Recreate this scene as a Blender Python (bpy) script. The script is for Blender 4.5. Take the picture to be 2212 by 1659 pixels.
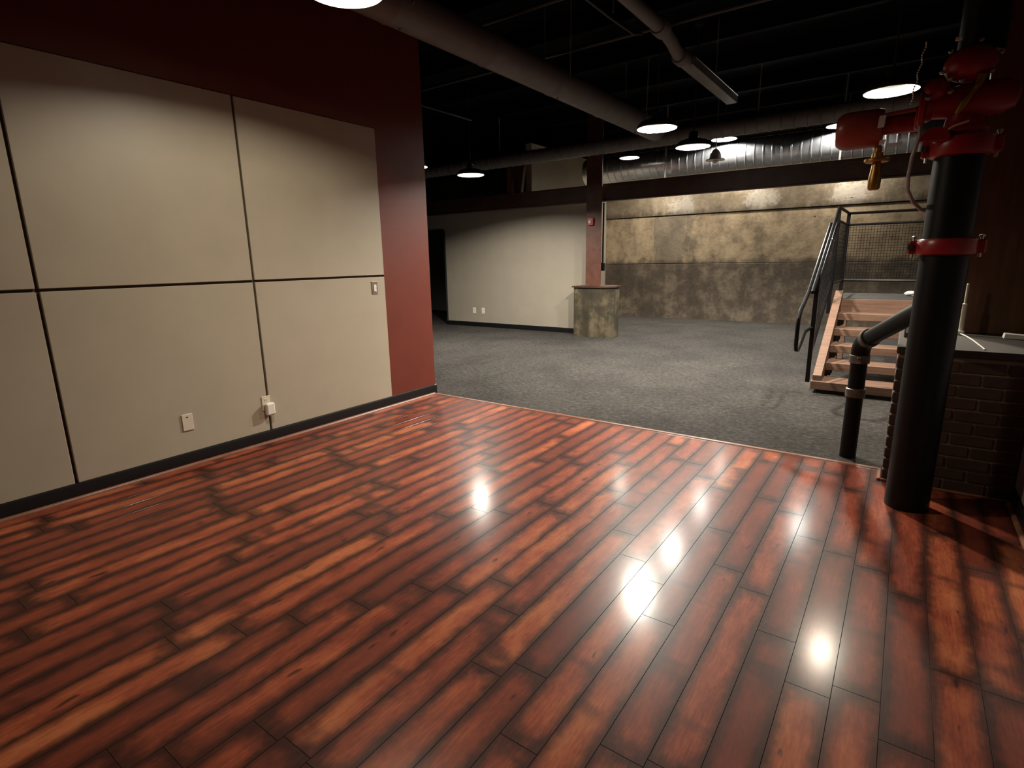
import bpy, math, random
from mathutils import Vector, Matrix
for o in list(bpy.data.objects): bpy.data.objects.remove(o, do_unlink=True)
scn = bpy.context.scene
COL = scn.collection
random.seed(7)

# ---------------------------------------------------------------- camera
FPX, YAW, PIT, ROL = 1178.54, 0.621014, 0.223518, -0.017083
cd = bpy.data.cameras.new('camera'); cam = bpy.data.objects.new('camera', cd); COL.objects.link(cam)
cy, sy, cp, sp = math.cos(YAW), math.sin(YAW), math.cos(PIT), math.sin(PIT)
Fv = Vector((-sy*cp, cy*cp, -sp)); Rv = Vector((cy, sy, 0)); Uv = Rv.cross(Fv)
R2 = math.cos(ROL)*Rv + math.sin(ROL)*Uv; U2 = -math.sin(ROL)*Rv + math.cos(ROL)*Uv
M = Matrix.Identity(4)
for i in range(3):
    M[i][0] = R2[i]; M[i][1] = U2[i]; M[i][2] = -Fv[i]
M[0][3], M[1][3], M[2][3] = 0.0, 0.0, 1.45
cam.matrix_world = M
cd.sensor_width = 36.0; cd.lens = FPX/2212*36.0; cd.clip_start = 0.02; cd.clip_end = 100
scn.camera = cam

# ---------------------------------------------------------------- world, exposure
w = bpy.data.worlds.new('world'); scn.world = w; w.use_nodes = True
w.node_tree.nodes['Background'].inputs[0].default_value = (0.05, 0.055, 0.07, 1)
w.node_tree.nodes['Background'].inputs[1].default_value = 0.02
vs = scn.view_settings
vs.view_transform = 'Standard'; vs.look = 'None'; vs.gamma = 1.0; vs.use_curve_mapping = False
vs.exposure = 0.0
LAMP = 95.0           # watts of one pendant

# ---------------------------------------------------------------- node material helpers
class NT:
    def __init__(s, name):
        s.m = bpy.data.materials.new(name); s.m.use_nodes = True
        s.t = s.m.node_tree; s.b = s.t.nodes['Principled BSDF']
    def n(s, typ, **kw):
        nd = s.t.nodes.new(typ)
        for k, v in kw.items():
            if k.startswith('i_'):
                key = k[2:]
                nd.inputs[int(key) if key.isdigit() else key.replace('_', ' ')].default_value = v
            else: setattr(nd, k, v)
        return nd
    def l(s, a, b): s.t.links.new(a, b)
    def coord(s, kind='Object', scale=(1, 1, 1), loc=(0, 0, 0)):
        tc = s.n('ShaderNodeTexCoord'); mp = s.n('ShaderNodeMapping')
        mp.inputs['Scale'].default_value = scale; mp.inputs['Location'].default_value = loc
        s.l(tc.outputs[kind], mp.inputs['Vector']); return mp.outputs['Vector']
    def noise(s, vec, scale, detail=4, rough=.55):
        nd = s.n('ShaderNodeTexNoise'); nd.inputs['Scale'].default_value = scale
        nd.inputs['Detail'].default_value = detail; nd.inputs['Roughness'].default_value = rough
        s.l(vec, nd.inputs['Vector']); return nd.outputs['Fac']
    def math(s, op, a, b=None, c=None, clamp=False):
        nd = s.n('ShaderNodeMath', operation=op, use_clamp=clamp)
        for i, v in enumerate((a, b, c)):
            if v is None: continue
            if isinstance(v, (int, float)): nd.inputs[i].default_value = v
            else: s.l(v, nd.inputs[i])
        return nd.outputs[0]
    def step(s, v, a, b):
        nd = s.n('ShaderNodeMapRange', interpolation_type='SMOOTHSTEP', clamp=True)
        nd.inputs[1].default_value = a; nd.inputs[2].default_value = b
        s.l(v, nd.inputs[0]); return nd.outputs[0]
    def mix(s, f, a, b, blend='MIX'):
        nd = s.n('ShaderNodeMix', data_type='RGBA', blend_type=blend)
        for sock, v in ((nd.inputs[0], f), (nd.inputs[6], a), (nd.inputs[7], b)):
            if isinstance(v, (int, float)): sock.default_value = v
            elif isinstance(v, tuple): sock.default_value = (*v[:3], 1)
            else: s.l(v, sock)
        return nd.outputs[2]
    def ramp(s, f, *stops):
        nd = s.n('ShaderNodeValToRGB'); el = nd.color_ramp.elements
        while len(el) > 1: el.remove(el[-1])
        el[0].position = stops[0][0]; el[0].color = (*stops[0][1], 1)
        for p, c in stops[1:]:
            e = el.new(p); e.color = (*c, 1)
        s.l(f, nd.inputs[0]); return nd.outputs[0]
    def bump(s, h, strength=.2, dist=.01):
        nd = s.n('ShaderNodeBump'); nd.inputs['Strength'].default_value = strength
        nd.inputs['Distance'].default_value = dist; s.l(h, nd.inputs['Height'])
        s.l(nd.outputs[0], s.b.inputs['Normal'])
    def set(s, **kw):
        for k, v in kw.items():
            sock = s.b.inputs[k.replace('_', ' ')]
            if isinstance(v, (int, float)): sock.default_value = v
            elif isinstance(v, tuple): sock.default_value = (*v[:3], 1)
            else: s.l(v, sock)
        return s

def paint(name, c, rough=.5, var=.12, scale=6, metal=0.0, bump=.05, bscale=120, spec=None):
    m = NT(name); v = m.coord()
    f = m.noise(v, scale)
    d = tuple(x*(1-var) for x in c); e = tuple(min(1, x*(1+var)) for x in c)
    m.set(Base_Color=m.ramp(f, (.3, d), (.7, e)), Roughness=rough, Metallic=metal)
    if spec is not None: m.b.inputs['Specular IOR Level'].default_value = spec
    if bump: m.bump(m.noise(v, bscale, 2), bump, .002)
    return m.m

MAT = {}
MAT['panel'] = paint('beige_panel_paint', (.42, .37, .285), .42, .04, 3, bump=.12, bscale=260)
MAT['maroon'] = paint('maroon_wall_paint', (.145, .032, .020), .45, .06, 4, bump=.06, bscale=150, spec=.35)
MAT['greywall'] = paint('grey_wall_paint', (.33, .295, .24), .55, .04, 3, bump=.08, bscale=180)
MAT['backing'] = paint('dark_brown_backing', (.055, .036, .018), .8, .1, 6)
MAT['lilac'] = paint('lilac_grey_wall_paint', (.20, .17, .18), .55, .04, 3)
MAT['darkwall'] = paint('dark_navy_wall_paint', (.028, .03, .04), .6, .15, 4)
MAT['rubber'] = paint('black_rubber_base', (.006, .006, .007), .35, .1, 8)
MAT['ceiling'] = paint('black_ceiling_paint', (.004, .004, .0055), .9, .25, 3, spec=.08)
MAT['ductblack'] = paint('charcoal_duct_paint', (.15, .142, .138), .5, .15, 5)
MAT['pipedark'] = paint('dark_ceiling_pipe', (.016, .015, .015), .5, .15, 5)
MAT['galv'] = paint('galvanised_steel', (.55, .57, .6), .3, .12, 9, metal=.9, bump=.05)
MAT['beam'] = paint('brown_steel_paint', (.055, .022, .016), .5, .25, 7, bump=.1, bscale=60)
MAT['column'] = paint('rust_brown_steel_paint', (.10, .036, .022), .5, .3, 9, bump=.1, bscale=60)
MAT['pipeblack'] = paint('black_enamel_pipe', (.005, .0055, .0055), .42, .2, 8, bump=.05, bscale=80, spec=.2)
MAT['red'] = paint('red_enamel', (.28, .014, .017), .32, .12, 9, bump=.06, bscale=90)
MAT['redoxide'] = paint('red_oxide_enamel', (.30, .052, .036), .32, .15, 7, bump=.06)
MAT['brass'] = paint('aged_brass', (.36, .20, .05), .4, .2, 20, metal=.85)
MAT['bell'] = paint('spun_aluminium', (.6, .6, .58), .4, .1, 20, metal=.25)
MAT['steel'] = paint('zinc_plated_steel', (.6, .58, .55), .32, .1, 20, metal=.9)
MAT['tape'] = paint('dull_grey_coupling', (.13, .115, .09), .4, .25, 25, metal=.3)
MAT['ivory'] = paint('ivory_plastic', (.66, .58, .46), .4, .03, 9, bump=0)
MAT['white'] = paint('white_plastic', (.78, .74, .68), .35, .03, 9, bump=0)
MAT['slot'] = paint('dark_slot', (.03, .025, .02), .6, .05, 9, bump=0)
MAT['bronze'] = paint('brushed_steel_plate', (.33, .29, .22), .38, .15, 30, metal=.7)
MAT['shade'] = paint('black_lamp_shade', (.03, .03, .032), .4, .1, 9, bump=0)
MAT['shadein'] = paint('white_enamel_lamp_inside', (.38, .38, .37), .5, .02, 9, bump=0)
MAT['railblack'] = paint('black_gloss_rail', (.006, .006, .0065), .3, .15, 12, bump=.03, spec=.25)
MAT['redbox'] = paint('red_alarm_plastic', (.5, .06, .06), .35, .05, 9, bump=0)
MAT['clear'] = paint('frosted_strobe_lens', (.75, .6, .6), .2, .05, 9, bump=0)
MAT['hose'] = paint('grey_flex_conduit', (.42, .40, .38), .4, .1, 20, metal=.4)
MAT['paper'] = paint('white_paper_tag', (.72, .70, .70), .6, .05, 20, bump=0)
MAT['deck'] = paint('grey_landing_deck', (.045, .042, .038), .8, .2, 10, spec=.2)

def m_emit(name, c, s):
    m = NT(name); m.set(Base_Color=(.9, .9, .9)); m.b.inputs['Emission Color'].default_value = (*c, 1)
    m.b.inputs['Emission Strength'].default_value = s
    return m.m

def m_plank():
    m = NT('cherry_laminate_plank')
    oi = m.n('ShaderNodeObjectInfo'); rnd = oi.outputs['Random']
    ua = m.n('ShaderNodeUVMap', uv_map='ua').outputs[0]; ub = m.n('ShaderNodeUVMap', uv_map='ub').outputs[0]
    a = m.n('ShaderNodeSeparateXYZ'); m.l(ua, a.inputs[0])
    b = m.n('ShaderNodeSeparateXYZ'); m.l(ub, b.inputs[0])
    off = m.n('ShaderNodeCombineXYZ'); m.l(m.math('MULTIPLY', rnd, 37.0), off.inputs[0]); m.l(m.math('MULTIPLY', rnd, 91.0), off.inputs[1]); m.l(m.math('MULTIPLY', rnd, 53.0), off.inputs[2])
    add = m.n('ShaderNodeVectorMath', operation='ADD'); m.l(ua, add.inputs[0]); m.l(off.outputs[0], add.inputs[1])
    def mapped(sc):
        mp = m.n('ShaderNodeMapping'); mp.inputs['Scale'].default_value = sc; m.l(add.outputs[0], mp.inputs[0]); return mp.outputs[0]
    grain = m.noise(mapped((3.5, 40, 1)), 3, 6, .65)
    blotch = m.noise(mapped((2.2, 5.5, 1)), 2.0, 3, .5)
    wob = m.noise(mapped((9, 9, 1)), 2.2, 3, .5)
    sm = m.noise(mapped((18, 45, 1)), 2.0, 3, .6)
    lows = m.noise(mapped((1.6, .01, 1)), 2.0, 2, .5)                  # varies along the board only
    wb = m.math('MULTIPLY', m.math('SUBTRACT', wob, .5), .05)
    sw = m.math('MULTIPLY', m.math('SUBTRACT', lows, .5), .05)
    sa = m.math('ADD', a.outputs[1], m.math('ADD', sw, m.math('MULTIPLY', wb, .7)))
    sb = m.math('ADD', b.outputs[1], m.math('SUBTRACT', m.math('MULTIPLY', wb, .7), sw))
    fs = m.math('MULTIPLY', m.step(sa, -.002, .050), m.step(sb, -.002, .050))
    end = m.math('ADD', m.math('MINIMUM', a.outputs[0], b.outputs[0]), m.math('MULTIPLY', wb, 2.2))
    fe = m.step(end, -.01, .11)
    smear = m.math('SUBTRACT', 1.0, m.math('MULTIPLY', m.step(m.noise(mapped((1.9, .9, 1)), 2.4, 2, .45), .60, .72), .75))
    core = m.math('MULTIPLY', m.math('MULTIPLY', fs, fe), smear)
    tone = m.math('ADD', m.math('MULTIPLY', rnd, .40), m.math('ADD', m.math('MULTIPLY', blotch, .66), m.math('MULTIPLY', grain, .46)))
    tone = m.math('ADD', tone, m.math('MULTIPLY', m.math('SUBTRACT', sm, .5), .25))
    col = m.ramp(m.step(tone, .42, 1.12), (0.0, (.13, .030, .018)), (.35, (.19, .041, .021)), (.62, (.27, .060, .028)), (.85, (.35, .094, .039)), (1.0, (.42, .132, .054)))
    dark = m.ramp(grain, (.3, (.016, .007, .006)), (.7, (.042, .014, .010)))
    c = m.mix(m.math('ADD', m.math('MULTIPLY', core, .92), .08, clamp=True), dark, col)
    knot = m.step(m.noise(mapped((3, 9, 1)), 2.6, 2, .4), .70, .78)
    c = m.mix(m.math('MULTIPLY', knot, .75), c, (.02, .008, .006))
    m.set(Base_Color=c, Roughness=m.math('ADD', m.math('MULTIPLY', sm, .08), .36))
    m.b.inputs['Specular IOR Level'].default_value = .10; m.b.inputs['Coat Weight'].default_value = .20; m.b.inputs['Coat Roughness'].default_value = .165
    scr = m.noise(mapped((14, 20, 1)), 2.0, 2, .5)
    m.bump(m.math('ADD', scr, m.math('MULTIPLY', grain, .5)), .05, .003)
    return m.m
MAT['plank'] = m_plank()
MAT['subfloor'] = paint('dark_underlay', (.010, .006, .005), .8, .2, 9, bump=0)
MAT['trimwood'] = paint('cherry_quarter_round', (.20, .08, .045), .35, .2, 14, bump=.05)

def m_carpet():
    m = NT('grey_loop_carpet'); v = m.coord()
    a = m.noise(v, 220, 3, .7); st = m.noise(m.coord(scale=(3, 14, 1)), 3.0, 5, .6); b = m.noise(v, 1.1, 3, .5)
    md = m.noise(v, 26, 4, .7)
    f = m.math('ADD', m.math('MULTIPLY', a, .45), m.math('ADD', m.math('MULTIPLY', st, .35), m.math('MULTIPLY', md, .45)))
    c = m.ramp(f, (.42, (.017, .016, .0145)), (.62, (.058, .054, .050)), (.82, (.15, .14, .129)))
    c = m.mix(m.math('MULTIPLY', m.step(b, .38, .66), .55), c, (.55, .56, .58), 'MULTIPLY')
    m.set(Base_Color=c, Roughness=.95); m.b.inputs['Specular IOR Level'].default_value = .1
    m.bump(m.math('ADD', a, m.math('MULTIPLY', st, .6)), .8, .012)
    return m.m
MAT['carpet'] = m_carpet()

def m_concrete(name, lo, mid, hi, streak=.5, patch=None, white=None, rough=.75, stain=None):
    m = NT(name); v = m.coord()
    big = m.noise(v, .8, 6, .68); med = m.noise(v, 3.2, 5, .65); ver = m.noise(m.coord(scale=(3, 3, .5)), 1.6, 5, .6); fine = m.noise(v, 16, 5, .65)
    t = m.math('ADD', m.math('MULTIPLY', big, .85), m.math('ADD', m.math('MULTIPLY', ver, streak), m.math('ADD', m.math('MULTIPLY', med, .55), m.math('MULTIPLY', fine, .25))))
    h_ = (.85+streak+.55+.25)/2
    c = m.ramp(m.step(t, h_-.32, h_+.32), (0, lo), (.5, mid), (1, hi))
    sx = m.n('ShaderNodeSeparateXYZ'); m.l(v, sx.inputs[0])
    if patch:
        for (x0, x1, colr, amt) in patch:
            wx = m.math('ADD', sx.outputs[0], m.math('ADD', m.math('MULTIPLY', m.math('SUBTRACT', ver, .5), 1.1), m.math('MULTIPLY', m.math('SUBTRACT', med, .5), .7)))
            f = m.math('MULTIPLY', m.step(wx, x0-.06, x0+.06), m.math('SUBTRACT', 1.0, m.step(wx, x1-.15, x1+.15)))
            c = m.mix(m.math('MULTIPLY', f, amt), c, colr)
    if white:  # pale scallops of lamplight painted into the concrete colour, broken up by noise
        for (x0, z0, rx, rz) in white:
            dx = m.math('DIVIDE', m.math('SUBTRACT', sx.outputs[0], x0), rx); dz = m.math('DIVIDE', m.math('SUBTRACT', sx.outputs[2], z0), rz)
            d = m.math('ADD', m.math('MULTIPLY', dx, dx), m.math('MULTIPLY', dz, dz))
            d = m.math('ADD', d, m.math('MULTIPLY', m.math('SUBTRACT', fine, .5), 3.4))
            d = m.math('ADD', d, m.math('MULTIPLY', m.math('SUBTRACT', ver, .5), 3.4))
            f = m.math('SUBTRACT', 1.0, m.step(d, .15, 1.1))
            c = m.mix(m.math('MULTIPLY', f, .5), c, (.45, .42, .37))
    if stain:
        z_ = m.math('ADD', sx.outputs[2], m.math('ADD', m.math('MULTIPLY', m.math('SUBTRACT', med, .5), .35), m.math('MULTIPLY', m.math('SUBTRACT', ver, .5), .3)))
        c = m.mix(m.math('MULTIPLY', m.math('SUBTRACT', 1.0, m.step(z_, stain, stain+.16)), .7), c, (.05, .038, .026))
    pit = m.step(m.noise(v, 7, 2, .4), .74, .80)
    c = m.mix(m.math('MULTIPLY', pit, .6), c, (.03, .022, .015))
    m.set(Base_Color=c, Roughness=rough)
    m.bump(m.math('ADD', fine, m.math('MULTIPLY', pit, -.8)), .45, .012)
    return m.m
MAT['conc_lo'] = m_concrete('stained_concrete_lower', (.050, .038, .026), (.092, .071, .050), (.21, .168, .12), .35)
MAT['conc_mid'] = m_concrete('tan_concrete_middle', (.14, .105, .066), (.31, .238, .150), (.44, .35, .23), .25, patch=[(-5.05, -4.2, (.085, .074, .06), .62)], stain=1.30)
MAT['conc_hi'] = m_concrete('tan_concrete_upper', (.10, .078, .052), (.18, .142, .095), (.28, .23, .165), .4, white=[(-4.45, 2.55, .35, .3), (-2.75, 2.62, .38, .25), (-1.1, 2.62, .4, .3)], rough=.5, stain=2.40)  # white: painted glow of the pendants hanging close to this wall
MAT['plinth'] = m_concrete('mossy_concrete_plinth', (.022, .017, .009), (.048, .038, .020), (.15, .12, .072), .8)
MAT['brick'] = paint('dark_brown_brick', (.040, .018, .010), .75, .35, 9, bump=.4, bscale=50)
MAT['mortar'] = paint('grey_mortar', (.15, .115, .072), .85, .2, 12, bump=.4, bscale=70)
MAT['ledge'] = paint('brown_cement_ledge', (.028, .021, .014), .8, .25, 8, bump=.3, bscale=60)

def m_wood(name, d, mcol, h, scale=(1.2, 14, 14), rough=.55):
    m = NT(name); v = m.coord(scale=scale); g = m.noise(v, 2.2, 6, .65); g2 = m.noise(m.coord(), 2.0, 3)
    m.set(Base_Color=m.ramp(m.math('ADD', m.math('MULTIPLY', g, .75), m.math('MULTIPLY', g2, .25)), (.3, d), (.5, mcol), (.72, h)), Roughness=rough)
    m.bump(g, .15, .004); return m.m
MAT['stairwood'] = m_wood('redwood_stair_board', (.11, .060, .041), (.17, .098, .067), (.235, .145, .105))
MAT['postwood'] = m_wood('brown_timber_post', (.055, .020, .007), (.095, .036, .013), (.14, .057, .022), (12, 12, .9))

# ---------------------------------------------------------------- mesh helpers
class MB:
    def __init__(s): s.v = []; s.f = []
    def box(s, x0, x1, y0, y1, z0, z1, b=0.0):
        if b <= 0:
            i = len(s.v)
            s.v += [(x0,y0,z0),(x1,y0,z0),(x1,y1,z0),(x0,y1,z0),(x0,y0,z1),(x1,y0,z1),(x1,y1,z1),(x0,y1,z1)]
            s.f += [tuple(i+k for k in q) for q in ((0,3,2,1),(4,5,6,7),(0,1,5,4),(1,2,6,5),(2,3,7,6),(3,0,4,7))]
            return s
        i = len(s.v); X = (x0, x1); Y = (y0, y1); Z = (z0, z1); idx = {}
        for cx in (0, 1):
            for cy_ in (0, 1):
                for cz in (0, 1):
                    sx, sy_, sz = 1-2*cx, 1-2*cy_, 1-2*cz
                    for ax in range(3):
                        p = [X[cx]+sx*b, Y[cy_]+sy_*b, Z[cz]+sz*b]; p[ax] -= (sx, sy_, sz)[ax]*b
                        idx[(cx, cy_, cz, ax)] = len(s.v); s.v.append(tuple(p))
        def q(*k): s.f.append(tuple(idx[t] for t in k))
        for ax in range(3):
            o1, o2 = [a for a in range(3) if a != ax]
            for c in (0, 1):
                def key(a, b_):
                    k = [0, 0, 0]; k[ax] = c; k[o1] = a; k[o2] = b_; return (*k, ax)
                q(key(0,0), key(1,0), key(1,1), key(0,1))
        for ax in range(3):
            o1, o2 = [a for a in range(3) if a != ax]
            for a in (0, 1):
                for b_ in (0, 1):
                    def key(c, f):
                        k = [0, 0, 0]; k[ax] = c; k[o1] = a; k[o2] = b_; return (*k, f)
                    q(key(0,o1), key(0,o2), key(1,o2), key(1,o1))
        for cx in (0, 1):
            for cy_ in (0, 1):
                for cz in (0, 1): q((cx,cy_,cz,0), (cx,cy_,cz,1), (cx,cy_,cz,2))
        return s
    def ring(s, c, u, v, r, n):
        i = len(s.v)
        for k in range(n):
            a = 2*math.pi*k/n; p = c + u*(r*math.cos(a)) + v*(r*math.sin(a)); s.v.append(tuple(p))
        return list(range(i, i+n))
    def loft(s, rings, cap=True):
        for A, B in zip(rings[:-1], rings[1:]):
            n = len(A)
            for k in range(n): s.f.append((A[k], A[(k+1) % n], B[(k+1) % n], B[k]))
        if cap: s.f.append(tuple(reversed(rings[0]))); s.f.append(tuple(rings[-1]))
        return s
    def tube(s, pts, r, n=12, cap=True):
        P = [Vector(p) for p in pts]; rs = r if isinstance(r, (list, tuple)) else [r]*len(P)
        rings = []; u = None
        for k, p in enumerate(P):
            if k == 0: d = P[1]-P[0]
            elif k == len(P)-1: d = P[-1]-P[-2]
            else: d = (P[k+1]-p).normalized() + (p-P[k-1]).normalized()
            d.normalize()
            if u is None:
                a = Vector((0, 0, 1)) if abs(d.z) < .9 else Vector((1, 0, 0)); u = d.cross(a).normalized()
            else: u = (u - d*u.dot(d)).normalized()
            sc = 1.0
            if 0 < k < len(P)-1:
                cs = (P[k+1]-p).normalized().dot(d); sc = 1/max(cs, .5) if cs < .999 else 1
            rings.append(s.ring(p, u, d.cross(u), rs[k], n))
        return s.loft(rings, cap)
    def lathe(s, prof, c=(0, 0, 0), axis=(0, 0, 1), n=24, cap=True):
        c = Vector(c); d = Vector(axis).normalized(); a = Vector((0, 0, 1)) if abs(d.z) < .9 else Vector((1, 0, 0))
        u = d.cross(a).normalized(); v = d.cross(u)
        return s.loft([s.ring(c+d*h, u, v, max(r, .0004), n) for r, h in prof], cap)
    def prism(s, poly, a0, a1, axis=0):
        def pt(p, a):
            q = [0, 0, 0]; o = [k for k in range(3) if k != axis]; q[axis] = a; q[o[0]], q[o[1]] = p; return tuple(q)
        i = len(s.v); n = len(poly); s.v += [pt(p, a0) for p in poly] + [pt(p, a1) for p in poly]
        s.f += [tuple(range(i, i+n)), tuple(reversed(range(i+n, i+2*n)))] + [(i+k, i+(k+1) % n, i+n+(k+1) % n, i+n+k) for k in range(n)]
        return s
    def mesh(s, name, mat, org=(0, 0, 0)):
        me = bpy.data.meshes.new(name); o = Vector(org)
        me.from_pydata([tuple(Vector(v)-o) for v in s.v], [], s.f)
        import bmesh
        bm = bmesh.new(); bm.from_mesh(me); bmesh.ops.recalc_face_normals(bm, faces=bm.faces); bm.to_mesh(me); bm.free()
        for p in me.polygons: p.use_smooth = True
        me.set_sharp_from_angle(angle=math.radians(34))
        me.materials.append(MAT[mat] if isinstance(mat, str) else mat)
        return me
    def build(s, name, mat, parent=None, org=None):
        """ one mesh object; vertices given in world metres, origin at org (or at the root thing's base) """
        root = parent
        base = Vector(org) if org is not None else (Vector(parent['_o']) if parent is not None else Vector((0, 0, 0)))
        o = bpy.data.objects.new(name, s.mesh(name, mat, base)); COL.objects.link(o)
        if parent is None: o.location = base
        else: o.parent = parent; o.location = base - Vector(parent['_o'])
        o['_o'] = tuple(base)
        return o
def thing(name, org, label, cat, group=None):
    o = bpy.data.objects.new(name, None); COL.objects.link(o); o.location = org; o['_o'] = tuple(org); o.empty_display_size = .1
    return tag(o, label, cat, group)
def tag(o, label, cat, group=None):
    o['label'] = label; o['category'] = cat
    if group: o['group'] = group
    return o
def struct(o, label, cat):
    o['kind'] = 'structure'; return tag(o, label, cat)
def dup(src, dloc, parent=None):
    c = src.copy(); COL.objects.link(c)
    if parent is None: c.location = Vector(src.location)+Vector(dloc)
    else: c.parent = parent
    for ch in src.children: dup(ch, (0, 0, 0), c)
    return c

XW, YE, YC = -4.185, 4.35, 13.1         # left wall, carpet edge, concrete wall
XR, YF = 0.66, -1.6                     # right wall, wall behind the camera
YP = 4.13                               # front of the brick pier
ZC = 4.25                               # ceiling

# ================================================================ the setting
# ---- wood floor: dark underlay carrying every single plank
fl = struct(MB().box(XW, XR, YF, YE, -.06, -.012).build('floor', 'subfloor', org=(XW, YF, -.012)), 'glossy cherry brown plank floor of the near room', 'floor')
PW = .1385; GAP = .0008
pm = {}
def plank_mesh(L, Wd):
    k = (round(L, 3), round(Wd, 3))
    if k in pm: return pm[k]
    g = GAP/2; b = .0008; t = .012
    x0, x1, y0, y1 = g, Wd-g, g, L-g
    V = [(x0,y0,-t),(x1,y0,-t),(x1,y1,-t),(x0,y1,-t),(x0,y0,-b),(x1,y0,-b),(x1,y1,-b),(x0,y1,-b),(x0+b,y0+b,0),(x1-b,y0+b,0),(x1-b,y1-b,0),(x0+b,y1-b,0)]
    Fc = [(8,9,10,11)]
    for a in range(4):
        c = (a+1) % 4; Fc += [(a, c, c+4, a+4), (a+4, c+4, c+8, a+8)]
    me = bpy.data.meshes.new('plank'); me.from_pydata(V, [], Fc)
    A = me.uv_layers.new(name='ua'); B = me.uv_layers.new(name='ub')
    for lp in me.loops:
        x, y, z = V[lp.vertex_index]; A.data[lp.index].uv = (y, x); B.data[lp.index].uv = (L-y, Wd-x)
    me.materials.append(MAT['plank']); pm[k] = me
    return me
known = {(-.185): 1.865, (-.879): 2.19, (-.740): 1.936, (-1.294): 1.64, (-1.017): 1.408, (-.323): 2.10}
xr = -.047
rows = []
x = xr
while x > XW+.01: rows.append((max(x-PW, XW), x)); x -= PW
x = xr
while x < XR-.01: rows.append((x, min(x+PW, XR))); x += PW
LENS = (.92, 1.06, 1.22)
for (xa, xb) in rows:
    seed = [v for k, v in known.items() if abs(k-xa) < .03]
    y = seed[0] if seed else random.uniform(1.2, 2.4)
    cuts = [y]
    while cuts[-1] < YE-.25: cuts.append(cuts[-1]+random.choice(LENS))
    if cuts[-1] > YE: cuts[-1] = YE
    if cuts[-1] < YE: cuts.append(YE)
    if len(cuts) > 2 and cuts[-1]-cuts[-2] < .16: cuts.pop(-2)
    while cuts[0] > YF+.3: cuts.insert(0, cuts[0]-random.choice(LENS))
    cuts[0] = YF
    for a, b in zip(cuts[:-1], cuts[1:]):
        if b-a < .02: continue
        o = bpy.data.objects.new('plank', plank_mesh(b-a, xb-xa)); COL.objects.link(o)
        o.parent = fl; o.location = (xa-XW, a-YF, .012)

# ---- carpet
struct(MB().box(-12.0, 3.2, YE, YC+.1, -.06, .004).build('floor_carpet', 'carpet', org=(-4, 8, 0)), 'grey loop carpet of the far basement room', 'floor')
struct(MB().prism([(YE-.028, 0), (YE-.02, .006), (YE+.006, .007), (YE+.012, .003), (YE+.012, -.01), (YE-.028, -.01)], XW+.03, -.005, 0).build('trim_1', 'trimwood', org=(XW, YE, 0)), 'thin cherry edge strip between planks and carpet', 'trim')

# ---- left wall, wall panels
wl = struct(MB().box(XW-.16, XW-.026, YF, YE+.02, -.05, ZC).build('wall_left', 'maroon', org=(XW, YF, 0)), 'maroon painted left wall carrying beige panels', 'wall')
ycut = [-1.64, -.30, 1.04, 2.382, 3.725]; zcut = [.10, 1.32, 2.66]; g = .009
for r in range(2):
    for c in range(4):
        p = MB().box(XW-.0234, XW, ycut[c]+(g if c else .04), ycut[c+1]-(g if c < 3 else 0), zcut[r]+(g if r else 0), zcut[r+1]-(0 if r else g), .003).build('wall_panel', 'panel', wl)
MB().box(XW-.026, XW-.0235, -1.6, 3.725, .1, 2.66).build('panel_backing', 'backing', wl)
MB().box(XW-.026, XW-.004, 3.725, YE+.02, .1, ZC-.01).build('plaster_face', 'maroon', wl)
MB().box(XW-.026, XW-.004, YF, 3.725, 2.665, ZC-.01).build('plaster_face', 'maroon', wl)
struct(MB().prism([(XW-.004, 0), (XW+.012, 0), (XW+.011, .085), (XW+.006, .099), (XW-.004, .102)], YF, YE+.03, 1).build('baseboard_left', 'rubber', org=(XW, YF, 0)), 'black rubber base along the panelled left wall', 'baseboard')
struct(MB().prism([(XW+.012, 0), (XW+.03, 0), (XW+.027, .009), (XW+.020, .016), (XW+.012, .018)], YF, YE-.01, 1).build('trim_2', 'trimwood', org=(XW, YF, 0)), 'cherry quarter round below the black base', 'trim')

# ---- right wall and wall behind the camera
struct(MB().box(XR, XR+.14, YF, YP-.002, -.05, ZC).build('wall_right', 'lilac', org=(XR, YF, 0)), 'lilac grey right wall beside the brick pier', 'wall')
struct(MB().prism([(XR, 0), (XR-.012, 0), (XR-.011, .085), (XR-.006, .1), (XR, .102)], YF, YP-.012, 1).build('baseboard_right', 'rubber', org=(XR, YF, 0)), 'black rubber base along the right wall', 'baseboard')
struct(MB().prism([(XR-.012, 0), (XR-.03, 0), (XR-.027, .009), (XR-.020, .016), (XR-.012, .018)], YF, YP-.012, 1).build('trim_3', 'trimwood', org=(XR, YF, 0)), 'cherry quarter round along the right wall', 'trim')
struct(MB().box(XW-.16, XR+.14, YF-.14, YF, -.05, ZC).build('wall_front', 'maroon', org=(XW, YF, 0)), 'maroon wall behind the viewer', 'wall')

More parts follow.
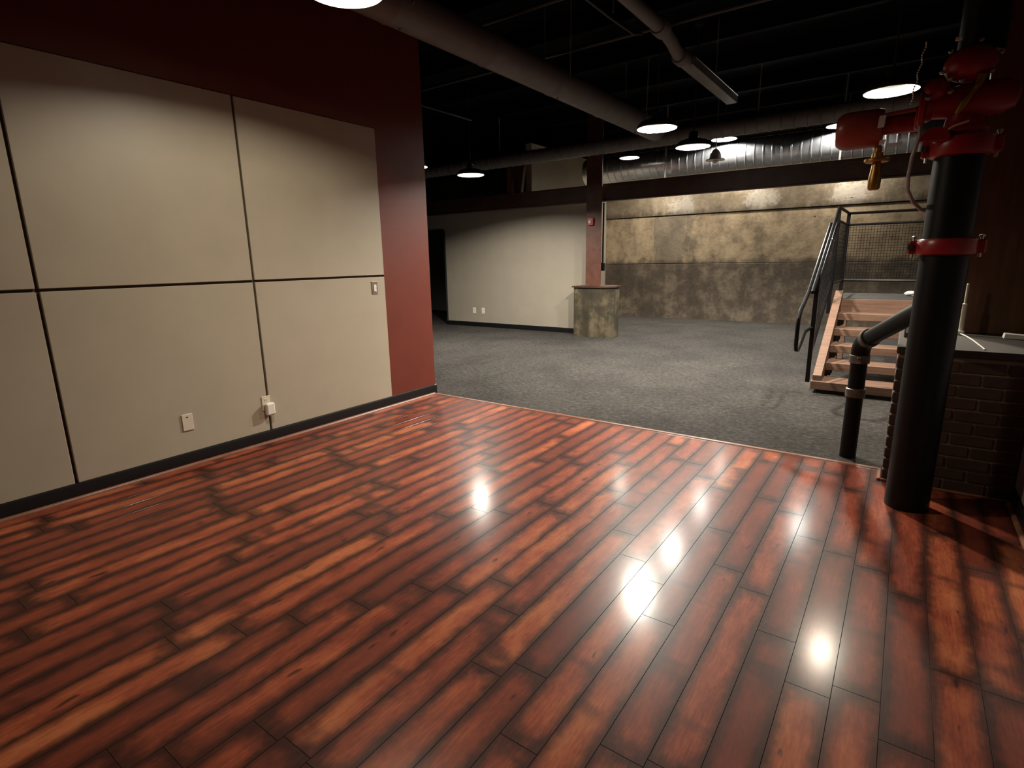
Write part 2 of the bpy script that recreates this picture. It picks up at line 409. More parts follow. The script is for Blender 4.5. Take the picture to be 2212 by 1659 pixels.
# ---- brick pier with a cement ledge
ZB = .885
pier = struct(MB().box(.022, 1.6, YP+.010, 5.75, -.05, ZB-.03).build('wall_pier', 'mortar', org=(.012, YP, 0)), 'low dark brick pier with cement ledge behind the black pipe', 'wall')
bh, bl, bj = .063, .200, .011
brick_me = {}
def brick(x0, x1, y0, y1, z0):
    k = (round(x1-x0, 3), round(y1-y0, 3))
    if k not in brick_me: brick_me[k] = MB().box(0, k[0], 0, k[1], 0, bh, .004).mesh('brick', 'brick')
    o = bpy.data.objects.new('brick', brick_me[k]); COL.objects.link(o); o.parent = pier
    j = random.uniform(-.002, .003)
    o.location = (x0-.012+(j if x1-x0 < .1 else 0), y0-YP+(j if y1-y0 < .12 and x1-x0 > .1 else 0), z0)
nc = 11
for c in range(nc):
    z = .012+c*(bh+bj); off = 0 if c % 2 else bl/2+bj/2
    x = .012
    first = True
    while x < XR+.02:
        L = bl if not (first and off) else bl/2-bj/2
        x1 = min(x+L, XR+.06)
        if x1-x > .02: brick(x, x1, YP, YP+.10, z)
        x = x+L+bj; first = False
    y = YP+.10+bj; first = True
    while y < 5.7:
        L = bl if not (first and not off) else bl/2-bj/2
        brick(.012, .072, y, min(y+L, 5.74), z); y += L+bj; first = False
MB().box(.002, 1.6, YP-.008, 5.76, ZB-.045, ZB, .008).build('ledge_cap', 'ledge', pier)
struct(MB().box(-.012, .010, YP-.02, YE-.02, 0, .016, .004).build('trim_4', 'trimwood', org=(0, YP, 0)), 'short cherry trim strip at the foot of the brick pier', 'trim')
struct(MB().box(.012, XR-.014, YP-.02, YP-.001, 0, .016, .004).build('trim_5', 'trimwood', org=(.3, YP, 0)), 'cherry quarter round at the foot of the brick front', 'trim')

# ---- concrete back wall cast in three lifts
wb = struct(MB().box(-6.4, 3.2, YC+.06, YC+.3, -.05, ZC).build('wall_back', 'conc_lo', org=(0, YC, 0)), 'stained bare concrete back wall cast in three lifts', 'wall')
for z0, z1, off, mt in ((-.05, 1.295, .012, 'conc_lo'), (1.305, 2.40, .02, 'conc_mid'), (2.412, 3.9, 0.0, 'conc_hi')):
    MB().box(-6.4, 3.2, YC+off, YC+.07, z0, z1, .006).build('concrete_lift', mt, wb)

# ---- grey partition with doorway, its return, and the walls round the far room
YG = 9.55
wm = MB()
wm.box(-8.66, -4.98, YG, YG+.14, -.05, 2.50); wm.box(-12, -9.62, YG, YG+.14, -.05, 2.50); wm.box(-9.62, -8.66, YG, YG+.14, 2.12, 2.50)
struct(wm.build('wall_middle', 'greywall', org=(-8.66, YG, 0)), 'plain grey partition wall with two outlets', 'wall')
bm_ = MB(); bm_.prism([(YG, 0), (YG-.012, 0), (YG-.011, .085), (YG-.006, .1), (YG, .102)], -8.66, -5.02, 0)
struct(bm_.build('baseboard_middle', 'rubber', org=(-8.66, YG, 0)), 'black rubber base along the grey partition', 'baseboard')
struct(MB().box(-6.50, -6.36, YG+.14, YC+.06, -.05, 3.7).build('wall_return', 'greywall', org=(-6.4, YG, 0)), 'pale grey return wall behind the brown column', 'wall')
struct(MB().box(-12, -6.5, 12.2, 12.34, -.05, 3.7).build('wall_rear', 'greywall', org=(-9, 12.2, 0)), 'grey wall seen through the gap above the beam', 'wall')
struct(MB().box(-12, -6.4, YC-.1, YC+.3, -.05, ZC).build('wall_far_left', 'darkwall', org=(-9, YC, 0)), 'dark wall far behind the grey partition', 'wall')
struct(MB().box(-12.14, -12, 2, YC, -.05, ZC).build('wall_side', 'darkwall', org=(-12, 8, 0)), 'dark wall at the far left of the carpeted room', 'wall')
struct(MB().box(-12, XW-.16, 2.0, 2.14, -.05, ZC).build('wall_hidden', 'darkwall', org=(-8, 2, 0)), 'dark wall behind the panelled room', 'wall')
struct(MB().box(3.2, 3.34, YP, YC+.3, -.05, ZC).build('wall_far_right', 'darkwall', org=(3.2, 8, 0)), 'dark wall at the far right of the carpeted room', 'wall')
struct(MB().box(XR+.14, 3.2, YP, YP+.14, -.05, ZC).build('wall_stub', 'darkwall', org=(2, YP, 0)), 'dark wall closing the space right of the brick pier', 'wall')
struct(MB().box(-9.66, -9.62, YG-.01, YG+.15, 0, 2.16).box(-8.66, -8.62, YG-.01, YG+.15, 0, 2.12).box(-9.62, -8.66, YG-.01, YG+.15, 2.12, 2.16).build('door_1', 'darkwall', org=(-9.1, YG, 0)), 'dark open doorway at the left end of the grey partition', 'doorway')

# ---- ceiling with joists
ce = struct(MB().box(-12.2, 3.4, YF-.2, YC+.3, ZC, ZC+.15).build('ceiling', 'ceiling', org=(-4, 5, ZC)), 'black painted open ceiling', 'ceiling')
jm = MB().box(-12, 3.2, 0, .07, -.22, 0).mesh('joist', 'ceiling', (0, 0, 0))
for k in range(12):
    o = bpy.data.objects.new('joist', jm); COL.objects.link(o); o.parent = ce; o.location = (4, -1+k*1.22-5, 0)

# ================================================================ things
# ---- pendant lamps
WARM, NEUT, COOL = (1.0, .88, .70), (1.0, .91, .78), (1.0, .95, .86)
EM_W = m_emit('lamp_diffuser_warm', (1.0, .96, .86), 14); EM_C = m_emit('lamp_diffuser_cool', (.97, 1.0, .93), 14)
def pendant(loc, label, colr, k=1.0, power=1.0):
    x, y, z = loc; R = .215*k
    t = thing('pendant_lamp', (x, y, z), label, 'lamp', 'disc pendant lamps under the black ceiling')
    MB().lathe([(R, -.004), (R+.004, .004), (R-.006, .036), (R*.80, .070), (R*.5, .090), (.055, .100), (.055, .106)], (x, y, z), n=36, cap=False).build('shade', 'shade', t)
    MB().lathe([(R-.003, -.003), (R-.012, .030), (R*.78, .058), (.10, .078), (.088, .080)], (x, y, z), n=36, cap=False).build('reflector', 'shadein', t)
    MB().lathe([(.09, .080), (.088, .072), (.06, .068), (.001, .066)], (x, y, z), n=28, cap=False).build('diffuser', EM_W if colr is WARM else EM_C, t)
    MB().lathe([(.05, .09), (.062, .10), (.06, .16), (.04, .185), (.014, .19)], (x, y, z), n=20).build('driver_housing', 'shade', t)
    MB().tube([(x, y, z+.185), (x, y, ZC)], .008, 8).build('stem', 'shade', t)
    MB().lathe([(.05, -.03), (.055, -.02), (.055, 0)], (x, y, ZC), n=16).build('canopy', 'shade', t)
    ld = bpy.data.lights.new('pendant_beam', 'AREA'); ld.shape = 'DISK'; ld.size = .17; ld.energy = LAMP*power; ld.color = colr
    lo = bpy.data.objects.new('pendant_beam', ld); COL.objects.link(lo); lo.parent = t; lo.location = (0, 0, .064)
    return t
pendant((-2.63, 2.19, 2.87), 'large lit disc pendant cut off by the top edge before the maroon wall', WARM, power=.47)
pendant((-2.423, 6.202, 2.83), 'lit disc pendant hanging at the end of the long charcoal duct', NEUT, power=3.0)
pendant((-2.436, 7.496, 2.83), 'second lit disc pendant of the centre row, just below the silver duct', COOL, power=1.0)
pendant((-.306, 6.356, 2.87), 'bright lit disc pendant behind the red valve assembly', WARM)
pendant((-5.937, 7.252, 2.80), 'lit disc pendant left of the brown column, alone before the dark wall', NEUT, power=1.4)
pendant((-6.20, 6.22, 2.83), 'lit pendant barely showing past the maroon wall edge', NEUT, power=.6)
pendant((-2.923, 10.68, 3.474), 'thin lit disc pendant right over the silver duct, behind the beam', COOL, power=.9)
pendant((-4.525, 10.263, 3.292), 'small lit disc pendant just right of the brown column top', NEUT, k=.85, power=.7)
pendant((-4.834, 12.348, 3.434), 'small lit disc pendant lowest over the beam, right of the column', NEUT, power=.6)
pendant((-1.12, 10.66, 3.44), 'lit disc pendant over the silver duct half hidden by the red drum', COOL, power=.9)
pendant((-3.1, 12.75, 3.42), 'pendant near the concrete wall, hidden by the middle of the silver duct', NEUT, power=.55)
pendant((-1.2, 12.75, 3.42), 'pendant near the concrete wall, hidden behind the red drum', NEUT, power=.55)

# unlit bell shaped pendant below the silver duct
bx, by, bz = -2.86, 10.0, 3.13
t = thing('bell_pendant', (bx, by, bz-.1), 'unlit silver bell pendant hanging below the silver duct', 'lamp')
MB().lathe([(.155, -.10), (.15, -.085), (.10, -.075), (.085, .0), (.05, .06), (.02, .085)], (bx, by, bz), n=24).build('bell_shade', 'bell', t)
MB().tube([(bx, by, bz+.08), (bx, by, ZC)], .008, 8).build('stem', 'galv', t)
MB().lathe([(.03, -.085), (.045, -.11), (.03, -.14), (.004, -.15)], (bx, by, bz), n=16).build('bulb', 'white', t)

# ---- beam, column, plinth
t = thing('steel_beam', (-4.86, 9.42, 2.45), 'long dark brown steel beam crossing over the column', 'beam')
zb0, zb1 = 2.452, 2.745
for nm, bxs in (('bottom_flange', (-12, 3.2, 9.34, 9.46, zb0, zb0+.022)), ('top_flange', (-12, 3.2, 9.34, 9.46, zb1-.022, zb1)), ('web', (-12, 3.2, 9.355, 9.37, zb0+.022, zb1-.022))):
    MB().box(*bxs, .003).build(nm, 'beam', t)
t = thing('steel_column', (-4.86, 9.44, .955), 'rust brown steel column standing on the concrete plinth', 'column')
MB().box(-4.892, -4.587, 9.255, 9.282, .955, ZC, .003).build('front_flange', 'column', t)
MB().box(-4.892, -4.75, 9.53, 9.555, .955, 2.45, .003).build('rear_flange', 'column', t)
MB().box(-4.752, -4.728, 9.282, 9.53, .955, 2.45).build('web', 'column', t)
MB().box(-4.91, -4.57, 9.24, 9.60, .952, .962, .003).build('base_plate', 'column', t)
t = thing('concrete_plinth', (-4.74, 9.54, 0), 'stained concrete plinth under the brown column', 'plinth')
px0, px1, py0, py1 = -5.10, -4.33, 9.19, 9.53
MB().prism([(px0, py0), (px1-.10, py0), (px1, py0+.12), (px1, YG-.012), (px0, YG-.012)], .004, .925, 2).build('block', 'plinth', t)
MB().prism([(px0-.03, py0-.03), (px1-.08, py0-.03), (px1+.03, py0+.10), (px1+.03, YG-.002), (px0-.03, YG-.002)], .925, .952, 2).build('steel_cap', 'beam', t)
MB().box(-4.52, -4.38, 9.36, 9.56, .952, .957).build('cap_patch', 'tape', t)
# grey upper brace left of the column
t = thing('timber_brace', (-6.5, 9.4, 2.745), 'dark slanted brace standing on the beam left of the column', 'brace')
MB().prism([(-6.56, 2.745), (-6.40, 2.745), (-6.32, 3.25), (-6.62, 3.25)], 9.36, 9.44, 1).build('brace_plate', 'beam', t)
MB().box(-6.74, -6.64, 9.36, 9.45, 2.745, 3.25, .004).build('brace_post', 'postwood', t)
# alarm on the column, power drop
t = thing('fire_alarm', (-4.78, 9.255, 2.05), 'small red fire alarm strobe on the brown column', 'alarm')
MB().box(-4.845, -4.735, 9.215, 9.255, 2.04, 2.17, .008).build('alarm_body', 'redbox', t)
MB().box(-4.825, -4.77, 9.198, 9.217, 2.07, 2.13, .006).build('strobe_lens', 'clear', t)
t = thing('power_drop', (-4.715, 9.62, 2.45), 'black conduit drop with a box at its end beside the brown column', 'conduit')
MB().tube([(-4.715, 9.60, 2.45), (-4.715, 9.60, 1.36)], .017, 10).build('conduit', 'pipeblack', t)
MB().box(-4.76, -4.675, 9.57, 9.63, 1.22, 1.37, .008).build('outlet_box', 'pipeblack', t)

# ---- ducts and ceiling pipes
def ribbed(a, b, r, step, rr, n=28):
    A, B = Vector(a), Vector(b); L = (B-A).length; d = (B-A)/L; prof = []; h = 0
    while h < L-step:
        prof += [(r, h), (r, h+step-.03), (r+rr, h+step-.02), (r+rr, h+step-.006)]; h += step
    prof += [(r, h), (r, L)]
    return MB().lathe(prof, A, d, n)
t = thing('round_duct', (-3.45, 3.5, 3.378), 'long charcoal round duct running overhead towards the centre pendants', 'duct')
ribbed((-3.45, -1.5, 3.378), (-3.45, 8.8, 3.378), .152, 1.2, .006).build('duct_pipe', 'ductblack', t)
for yy in (1.0, 3.4, 5.8, 8.0):
    MB().tube([(-3.62, yy, ZC), (-3.61, yy, 3.37), (-3.45, yy, 3.215), (-3.29, yy, 3.37), (-3.28, yy, ZC)], .007, 6).build('hanger', 'ductblack', t)
t = thing('cross_duct', (-5, 8.95, 3.277), 'charcoal spiral duct crossing in front of the column top', 'duct')
ribbed((-11.9, 8.95, 3.287), (1.2, 8.95, 3.287), .115, .16, .007, 20).build('duct_pipe', 'ductblack', t)
for xx in (-9, -6.6, -2, .4):
    MB().tube([(xx, 8.95, ZC), (xx, 8.95, 3.39)], .008, 6).build('hanger', 'ductblack', t)
t = thing('silver_duct', (-2, 11.2, 3.35), 'shiny galvanised ribbed duct behind the beam', 'duct')
ribbed((-5.9, 11.2, 3.26), (3.1, 11.2, 3.26), .265, .15, .010, 36).build('duct_pipe', 'galv', t)
for xx in (-4.06, -1.12):
    MB().tube([(xx, 10.91, ZC), (xx, 10.91, 3.26), (xx, 10.91, 2.96), (xx, 11.49, 2.96), (xx, 11.49, 3.26), (xx, 11.49, ZC)], .016, 6).build('trapeze_hanger', 'steel', t)
t = thing('drain_line', (-2.2, 6, 3.57), 'dark overhead pipe ending in a square strut above the centre row', 'pipe')
MB().tube([(-2.2, 1.5, 3.60), (-2.2, 5.7, 3.60), (-2.2, 5.95, 3.56), (-2.2, 6.15, 3.50), (-2.2, 6.5, 3.50)], .062, 14).build('pipe_run', 'ductblack', t)
MB().lathe([(.075, 0), (.085, .02), (.085, .14), (.075, .16)], (-2.2, 5.55, 3.6), (0, 1, 0), 18).build('coupling', 'ductblack', t)
MB().lathe([(.075, 0), (.085, .02), (.085, .14), (.075, .16)], (-2.2, 6.15, 3.50), (0, 1, 0), 18).build('coupling', 'ductblack', t)
MB().box(-2.27, -2.13, 6.4, 8.30, 3.46, 3.55, .004).build('strut', 'ductblack', t)
MB().tube([(-2.13, 6.5, 3.552), (-2.13, 8.30, 3.552)], .006, 6).build('strut_edge', 'steel', t)
MB().tube([(-2.2, 2.5, 3.65), (-2.2, 2.5, ZC)], .008, 6).build('hanger', 'ductblack', t)
MB().tube([(-2.2, 7.5, 3.54), (-2.2, 7.5, ZC)], .008, 6).build('hanger', 'ductblack', t)
for nm, lab, pts, r in (
    ('sprinkler_pipe', 'thin dark sprinkler pipe crossing overhead above the charcoal duct', [(-12, 5.89, 3.71), (3.2, 5.89, 3.71)], .022),
    ('sprinkler_pipe', 'thin dark sprinkler pipe crossing overhead nearest the viewer', [(-4, 4.75, 3.71), (3.2, 4.75, 3.71)], .02),
    ('conduit', 'thin bent conduit beside the overhead drain pipe', [(-2.49, 3.2, 3.6), (-2.49, 5.1, 3.6), (-2.47, 5.6, 3.6), (-2.40, 5.66, 3.6)], .013),
    ('conduit', 'thin conduit on the ceiling past the maroon wall', [(-5.9, 2.2, 3.6), (-5.85, 7.2, 3.6)], .016)):
    t = thing(nm, pts[0], lab, 'pipe')
    MB().tube(pts, r, 10).build('pipe_run', 'pipedark', t)
    for p in pts[::max(1, len(pts)-1)][:2]:
        q = Vector(pts[0]).lerp(Vector(pts[-1]), .35 if p is pts[0] else .75)
        MB().tube([(q.x, q.y, q.z), (q.x, q.y, ZC)], .006, 6).build('hanger', 'ductblack', t)

# ---- switch and outlets on the left wall
def plate(mb, x, y, z, w_=.072, h_=.118, th=.006): return mb.box(x, x+th, y-w_/2, y+w_/2, z-h_/2, z+h_/2, .003)
t = thing('light_switch', (XW, 3.592, 1.208), 'steel plate light switch with ivory rocker beside the maroon wall', 'switch')
plate(MB(), XW, 3.592, 1.208, .072, .122).build('cover_plate', 'bronze', t)
MB().box(XW+.005, XW+.012, 3.575, 3.609, 1.172, 1.240, .003).build('rocker', 'white', t)
MB().box(XW+.001, XW+.010, 3.556, 3.628, 1.262, 1.271, .002).build('top_lip', 'ivory', t)
t = thing('blank_plate', (XW, 1.745, .328), 'ivory wall plate alone on the lower middle panel', 'wall plate')
plate(MB(), XW, 1.745, .328, .076, .124, .008).build('cover_plate', 'ivory', t)
MB().box(XW+.0075, XW+.009, 1.737, 1.751, .362, .370, .0005).build('jack', 'slot', t)
t = thing('wall_outlet', (XW, 2.362, .33), 'ivory duplex outlet on the panel joint with an adapter plugged in', 'outlet')
plate(MB(), XW, 2.362, .335, .074, .12, .006).build('cover_plate', 'ivory', t)
for dz in (.024, -.024):
    rc = MB().box(XW+.005, XW+.008, 2.346, 2.378, .335+dz-.014, .335+dz+.014, .001).build('receptacle', 'ivory', t)
    MB().box(XW+.0078, XW+.0085, 2.3545, 2.3565, .335+dz-.004, .335+dz+.006).box(XW+.0078, XW+.0085, 2.3675, 2.3695, .335+dz-.004, .335+dz+.006).build('slots', 'slot', rc, org=t['_o'])
t = thing('plug_adapter', (XW+.01, 2.372, .24), 'white plastic power adapter plugged into the outlet', 'adapter')
MB().box(XW+.009, XW+.052, 2.335, 2.412, .235, .338, .011).build('adapter_body', 'white', t)
MB().box(XW+.0015, XW+.009, 2.365, 2.367, .30, .306).build('prong', 'steel', t)
for x_, lab in ((-7.833, 'white outlet on the grey partition, the left one of two'), (-7.582, 'white outlet on the grey partition, the right one of two')):
    t = thing('partition_outlet', (x_, YG, .36), lab, 'outlet', 'outlets on the grey partition')
    MB().box(x_-.042, x_+.042, YG-.008, YG, .295, .425, .003).build('cover_plate', 'white', t)
    MB().box(x_-.018, x_+.018, YG-.011, YG-.007, .317, .352, .002).build('receptacle', 'ivory', t)
    MB().box(x_-.018, x_+.018, YG-.011, YG-.007, .368, .403, .002).build('receptacle', 'ivory', t)

# ---- wooden stair with landing and black mesh railing
SX0, SX1 = -.62, .62
RISE, RUN, Z1, Y1 = .157, .27, .135, 6.54
t = thing('wooden_stair', (SX0, 6.5, 0), 'short redwood stair with open risers and black mesh railing behind the pipes', 'stairs')
MB().box(-.715, SX1, 6.50, 6.84, .045, Z1, .004).build('bottom_step', 'stairwood', t)
MB().box(-.66, SX1-.05, 6.56, 6.80, .004, .045).build('step_base', 'slot', t)
tm = None
for k in range(1, 5):
    y, z = Y1+RUN*k, Z1+RISE*k
    MB().box(SX0, SX1, y, y+.30, z-.082, z, .004).build('tread', 'stairwood', t)
    MB().box(SX0, SX0+.05, y+.05, y+.25, z-.15, z-.082).build('tread_cleat', 'slot', t)
def sz(y): return Z1+.06+(y-6.52)*RISE/RUN
poly = [(6.52, Z1), (6.52, sz(6.52)), (7.93, sz(7.93)), (7.93, .60), (6.98, .004), (6.90, .004), (6.90, Z1)]
MB().prism(poly, -.70, SX0, 0).build('stringer', 'stairwood', t)
MB().prism(poly, SX1, SX1+.08, 0).build('stringer', 'stairwood', t)
MB().box(-.70, 1.3, 7.89, 9.06, .885, .92, .003).build('landing_deck', 'deck', t)
MB().box(SX0, 1.3, 7.86, 7.89, .76, .915, .003).build('landing_fascia', 'stairwood', t)
for (xx, yy) in ((-.66, 8.0), (-.66, 8.95), (1.2, 8.0), (1.2, 8.95)):
    MB().box(xx-.045, xx+.045, yy-.045, yy+.045, .004, .885, .004).build('landing_leg', 'stairwood', t)
MB().box(-.70, -.66, 7.95, 9.06, .72, .885).build('landing_joist', 'stairwood', t)
# railing
RX = -.735; r = .018
ra = t
top = [(RX, 6.12, 1.09), (RX, 7.69, 1.99), (RX, 8.97, 1.99), (1.2, 8.97, 1.99)]
MB().tube(top[:2], r, 10).build('top_rail', 'railblack', ra)
MB().tube(top[1:3], r, 10).build('top_rail', 'railblack', ra)
MB().tube(top[2:], r, 10).build('top_rail', 'railblack', ra)
MB().tube([(RX, 6.42, .42), (RX, 7.69, 1.13)], r*.85, 10).build('bottom_rail', 'railblack', ra)
MB().tube([(RX, 6.42, 1.11), (RX, 7.69, 1.82)], r*.85, 10).build('middle_rail', 'railblack', ra)
MB().tube([(RX, 7.69, 1.10), (RX, 8.97, 1.10)], r*.85, 10).build('bottom_rail', 'railblack', ra)
MB().tube([(RX, 7.69, 1.84), (RX, 8.97, 1.84)], r*.85, 10).build('middle_rail', 'railblack', ra)
MB().tube([(RX, 8.97, 1.10), (1.2, 8.97, 1.10)], r, 10).build('bottom_rail', 'railblack', ra)
MB().tube([(RX, 8.97, 1.84), (1.2, 8.97, 1.84)], r*.85, 10).build('middle_rail', 'railblack', ra)
for (xx, yy, z0, z1) in ((RX, 6.42, .135, 1.26), (RX, 7.69, .75, 1.99), (RX, 8.97, .90, 1.99), (.25, 8.97, .92, 1.99), (1.2, 8.97, .92, 1.99)):
    MB().box(xx-.021, xx+.021, yy-.021, yy+.021, z0, z1, .004).build('post', 'railblack', ra)
wm = MB(); rw = .0019
def wire(mb, a, b): mb.tube([a, b], rw, 4, False)
n = 26
for k in range(1, n):
    y = 6.42+(7.69-6.42)*k/n; wire(wm, (RX, y, .42+.71*k/n), (RX, y, 1.11+.71*k/n))
for k in range(1, 14): wire(wm, (RX, 6.42, .42+.69*k/14), (RX, 7.69, 1.13+.69*k/14))
for k in range(1, 26): wire(wm, (RX, 7.69+1.28*k/26, 1.10), (RX, 7.69+1.28*k/26, 1.84))
for k in range(1, 15): wire(wm, (RX, 7.69, 1.10+.74*k/15), (RX, 8.97, 1.10+.74*k/15))
wm.build('wire_mesh', 'railblack', ra)['label'] = 'fine black wire mesh of the side rail'
wm = MB()
for k in range(1, 56): wire(wm, (RX+1.935*k/56, 8.97, 1.10), (RX+1.935*k/56, 8.97, 1.84))
for k in range(1, 21): wire(wm, (RX, 8.97, 1.10+.74*k/21), (1.2, 8.97, 1.10+.74*k/21))
wm.build('wire_mesh', 'railblack', ra)['label'] = 'fine black wire mesh across the landing'
HX = RX-.055
hr = MB().tube([(HX, 7.55, 1.80), (HX, 6.30, 1.09), (HX, 6.02, .985), (HX, 5.86, .93), (HX, 5.79, .86), (HX, 5.78, .76), (HX, 5.78, .62), (HX, 5.82, .56), (HX, 5.92, .54), (HX, 6.1, .60), (HX, 6.30, .68), (HX+.02, 6.38, .70), (RX, 6.42, .71)], .019, 10).build('handrail', 'railblack', ra)
MB().tube([(HX, 6.45, 1.17), (RX, 6.45, 1.14)], .009, 8).build('handrail_bracket', 'steel', hr)
MB().tube([(HX, 7.3, 1.65), (RX, 7.3, 1.62)], .009, 8).build('handrail_bracket', 'steel', hr)

rg = MB(); rings = []; rng = random.Random(3)
for k in range(7):
    a_ = -math.pi/2+math.pi*k/6; i0 = len(rg.v)
    for j in range(12):
        b_ = 2*math.pi*j/12; q = (.55+.9*rng.random()) if 0 < k < 6 else .05
        rg.v.append((.072+.065*q*math.cos(a_)*math.cos(b_), 8.62+.05*q*math.cos(a_)*math.sin(b_), .953+.032*math.sin(a_)))
    rings.append(list(range(i0, i0+12)))
rg.loft(rings)
tag(rg.build('crumpled_rag', 'paper', org=(.072, 8.62, .92)), 'small pale crumpled rag lying on the stair landing', 'rag')

# ---- fire riser: big black pipe with red couplings and the valve set on top
PX, PY, PR = .15, 3.76, .108
t = thing('fire_riser', (PX, PY, 0), 'thick black fire riser pipe with red couplings and red valve set', 'pipe')
MB().lathe([(PR, 0), (PR, 2.02)], (PX, PY, 0), n=40).build('riser_pipe', 'pipeblack', t)
def coupling(z0, z1, name='coupling'):
    c = MB().lathe([(PR+.004, z0), (PR+.022, z0+.006), (PR+.028, z0+.02), (PR+.028, z1-.02), (PR+.022, z1-.006), (PR+.004, z1)], (PX, PY, 0), n=40)
    for s_ in (-1, 1):
        c.box(PX+s_*(PR+.032)-.024, PX+s_*(PR+.032)+.024, PY-.035, PY+.035, z0+.008, z1-.008, .008)
    if z0 > 1.8:
        lug = [(PX-.115+.062*math.cos(a_), z1-.02+.062*math.sin(a_)) for a_ in [math.pi*q/10 for q in range(11)]]
        c.prism(lug, PY-PR-.028, PY-PR+.03, 1)
    co = c.build(name, 'red', t)
    for s_ in (-1, 1):
        for yy in (-.018, .018):
            MB().lathe([(.007, z0-.012), (.007, z1+.006), (.013, z1+.006), (.013, z1+.014), (.004, z1+.018)], (PX+s_*(PR+.034), PY+yy, 0), n=6).build('bolt', 'steel', co, org=t['_o'])
    MB().box(PX-PR-.058, PX-PR-.03, PY-.050, PY-.034, (z0+z1)/2-.012, (z0+z1)/2+.016, .003).build('bolt_pad', 'slot', co, org=t['_o'])
    return co
coupling(1.437, 1.522); coupling(1.925, 2.02)
MB().lathe([(.10, 2.02), (.105, 2.05), (.085, 2.08), (.08, 2.12)], (PX, PY, 0), n=32).build('valve_neck', 'red', t)
MB().lathe([(.03, -.075), (.07, -.07), (.078, -.055), (.078, -.035), (.068, -.02), (.074, .06), (.082, .15), (.078, .25), (.055, .30), (.02, .315)], (PX-.12, PY-.03, 2.185), (1, 0, 0), 32).build('valve_body', 'red', t)
def ell(cx, cy_, cz, rx, ry, rz, n=20, m_=10):
    mb = MB(); rings = []
    for k in range(m_+1):
        a = -math.pi/2+math.pi*k/m_; i = len(mb.v)
        for j in range(n):
            b = 2*math.pi*j/n; mb.v.append((cx+rx*math.cos(a)*math.cos(b)*(1 if 0 < k < m_ else .02), cy_+ry*math.cos(a)*math.sin(b), cz+rz*math.sin(a)))
        rings.append(list(range(i, i+n)))
    mb.loft(rings); return mb
ell(.135, 3.70, 2.345, .108, .09, .082).build('dome_cover', 'red', t)
ell(.012, 3.68, 2.245, .058, .05, .055).build('side_cap', 'red', t)
for (bx_, bz_) in ((.06, 2.275), (-.015, 2.20), (.07, 2.215)):
    MB().lathe([(.012, 0), (.014, .006), (.014, .016), (.004, .022)], (bx_, 3.64, bz_), (0, -1, .2), 6).build('cover_bolt', 'steel', t)
MB().lathe([(.09, 2.40), (.095, 2.43), (.095, ZC-.24)], (PX+.02, PY+.02, 0), n=32).build('upper_pipe', 'pipeblack', t)
MB().lathe([(.02, 0), (.075, .006), (.094, .03), (.10, .06), (.10, .20), (.092, .225), (.05, .23)], (-.425, 3.82, 2.125), (1, 0, 0), 36).build('red_drum', 'redoxide', t)
MB().lathe([(.045, 0), (.045, .17)], (-.20, 3.80, 2.125), (1, 0, 0), 20).build('drum_pipe', 'red', t)
MB().tube([(-.20, 3.76, 2.175), (-.06, 3.74, 2.18)], .010, 10).build('trim_tube', 'redoxide', t)
MB().lathe([(.055, 0), (.06, .006), (.06, .028), (.055, .034)], (-.06, 3.76, 2.14), (1, 0, 0), 24).build('flange', 'red', t)
MB().tube([(.185, 3.65, 2.275), (.175, 3.645, 2.235), (.15, 3.64, 2.20), (.125, 3.645, 2.155), (.105, 3.65, 2.115)], [.022, .015, .014, .018, .009], 10).build('brass_trim', 'brass', t)
MB().box(.06, .085, 3.62, 3.635, 2.44, 2.455, .002).build('tag_plate', 'paper', t)
MB().tube([(.05, 3.66, 2.02), (.10, 3.62, 2.055), (.16, 3.60, 2.07)], .007, 8).build('steel_lever', 'steel', t)
for a_ in range(6):
    an = 2*math.pi*a_/6+.3
    MB().lathe([(.009, 0), (.011, .005), (.011, .014), (.004, .018)], (.135+.112*math.cos(an), 3.70-.05*abs(math.sin(an)), 2.345+.085*math.sin(an)), (math.cos(an)*.3, -1, .2), 6).build('cover_bolt', 'steel', t)
MB().lathe([(.088, 0), (.095, .006), (.095, .024), (.088, .03)], (-.05, PY-.03, 2.185), (1, 0, 0), 28).build('body_flange', 'red', t)
# tags
for q, lab in (((-.203, 3.705, 2.135, .034, .062), 'upright white paper tag tied to the red drum'), ((-.19, 3.70, 2.03, .03, .026), 'small white tag under the red drum'), ((-.135, 3.70, 2.01, .07, .022), 'white tag lying sideways right of the red drum')):
    x_, y_, z_, a_, b_ = q
    o = tag(MB().prism([(x_-a_/2, z_-b_/2), (x_+a_/2-.004, z_-b_/2+.002), (x_+a_/2, z_+b_/2), (x_-a_/2+.004, z_+b_/2-.002)], y_-.0015, y_+.0015, 1).build('paper_tag', 'paper', org=(x_, y_, z_)), lab, 'tag', 'tags on the valve set')
# brass drain valve under the drum
hv = MB().lathe([(.018, 2.03), (.018, 2.0), (.028, 1.995), (.03, 1.955), (.02, 1.95), (.026, 1.90), (.032, 1.86), (.030, 1.81), (.024, 1.80)], (-.21, 3.82, 0), n=20).build('hose_valve', 'brass', t)
MB().lathe([(.02, 1.950), (.055, 1.946), (.062, 1.952), (.062, 1.962), (.055, 1.966), (.02, 1.962)], (-.21, 3.82, 0), n=24).build('handwheel', 'brass', hv)
hv['label'] = 'brass hose valve hanging below the red drum'
# flexible conduit
MB().tube([(-.035, 3.72, 2.10), (-.03, 3.72, 2.04), (-.05, 3.72, 1.94), (-.055, 3.73, 1.85), (-.05, 3.75, 1.78), (-.02, 3.78, 1.72), (.02, 3.83, 1.68), (.10, 3.90, 1.66)], .0095, 10).build('flex_conduit', 'hose', t)['label'] = 'grey flexible conduit'
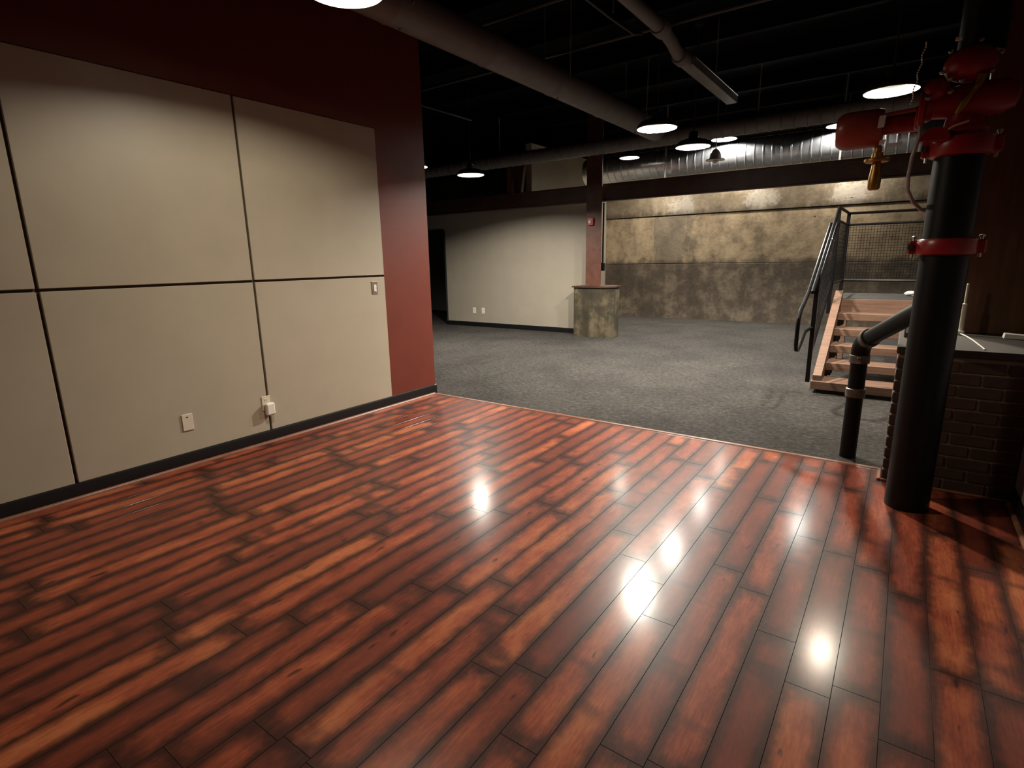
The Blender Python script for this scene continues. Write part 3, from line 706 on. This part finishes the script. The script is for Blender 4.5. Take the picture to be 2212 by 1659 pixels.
# bead chain
ch = MB()
for k in range(26):
    a = k*.011; ch.lathe([(.002, -.005), (.0045, -.002), (.0045, .002), (.002, .005)], (-.055+.004*math.sin(k*.9)-.0012*k, 3.66, 2.47-a), n=6)
tag(ch.build('bead_chain', 'steel', org=(-.055, 3.66, 2.47)), 'thin steel chain hanging left of the red valve', 'chain')

# ---- drain pipe with elbow
DX, DY, DR = -.205, 4.50, .0525
t = thing('drain_pipe', (DX, DY, 0), 'slimmer black drain pipe with an elbow meeting the riser', 'pipe')
MB().lathe([(DR, .004), (DR, .76)], (DX, DY, 0), n=28).build('vertical_pipe', 'pipeblack', t)
e0 = Vector((DX, DY, .76)); tgt = Vector((.095, 3.83, 1.145)); c0 = Vector((DX, DY, .845)); dd = (tgt-c0).normalized(); e1 = c0+dd*.10
arc = [e0.lerp(c0, s_).lerp(c0.lerp(e1, s_), s_) for s_ in [k/8 for k in range(9)]]
MB().tube(arc, DR+.006, 24).build('elbow', 'pipeblack', t)
MB().tube([e1, tgt], DR, 24).build('slanted_pipe', 'pipeblack', t)
MB().lathe([(DR+.004, .700), (DR+.011, .704), (DR+.011, .756), (DR+.004, .76)], (DX, DY, 0), n=28).build('band', 'tape', t)
MB().lathe([(DR+.004, .455), (DR+.010, .46), (DR+.010, .515), (DR+.004, .52)], (DX, DY, 0), n=28).build('band', 'tape', t)
MB().tube([e1-dd*.005, e1+dd*.045], DR+.011, 24).build('band', 'tape', t)
for zz in (.712, .744):
    MB().box(DX-.012, DX+.012, DY-DR-.018, DY-DR-.009, zz-.006, zz+.006, .002).build('clamp_screw', 'steel', t)

# ---- on the pier: timber post, white tube with cord, white board, small box
tag(MB().box(.30, 1.1, 5.05, 5.17, ZB, ZC-.24, .006).build('timber_post', 'postwood', org=(.30, 5.05, ZB)), 'broad brown timber post standing on the brick pier ledge', 'post')
t = thing('white_tube', (.352, 4.93, ZB), 'slim white plastic tube standing on the ledge beside the timber post', 'tube')
MB().lathe([(.016, ZB), (.016, 1.085), (.019, 1.09), (.019, 1.10), (.008, 1.105), (.008, 1.235), (.003, 1.24)], (.352, 4.93, 0), n=14).build('tube_body', 'ivory', t)
MB().box(.327, .372, 4.90, 4.925, ZB, ZB+.03, .004).build('tube_foot', 'white', t)
MB().tube([(.35, 4.90, ZB+.012), (.38, 4.80, ZB+.006), (.40, 4.6, ZB+.005), (.42, 4.3, ZB+.004), (.425, 4.2, ZB+.004)], .004, 6).build('cord', 'white', t)
tag(MB().prism([(.575, ZB), (.58, ZB+.03), (.75, ZB+.022), (.85, ZB+.018), (.85, ZB)], 4.84, 4.93, 1).build('white_board', 'white', org=(.6, 4.88, ZB)), 'pale board end lying on the ledge at the right picture edge', 'board')
t = thing('junction_box', (.05, 4.5, ZB), 'small metal box with a white label on the pier ledge corner', 'box')
MB().box(.03, .11, 4.62, 4.70, ZB, ZB+.10, .004).build('box_body', 'tape', t)
MB().box(.038, .060, 4.617, 4.6205, ZB+.03, ZB+.085).build('white_label', 'paper', t)
for o in bpy.data.objects:
    if '_o' in o: del o['_o']
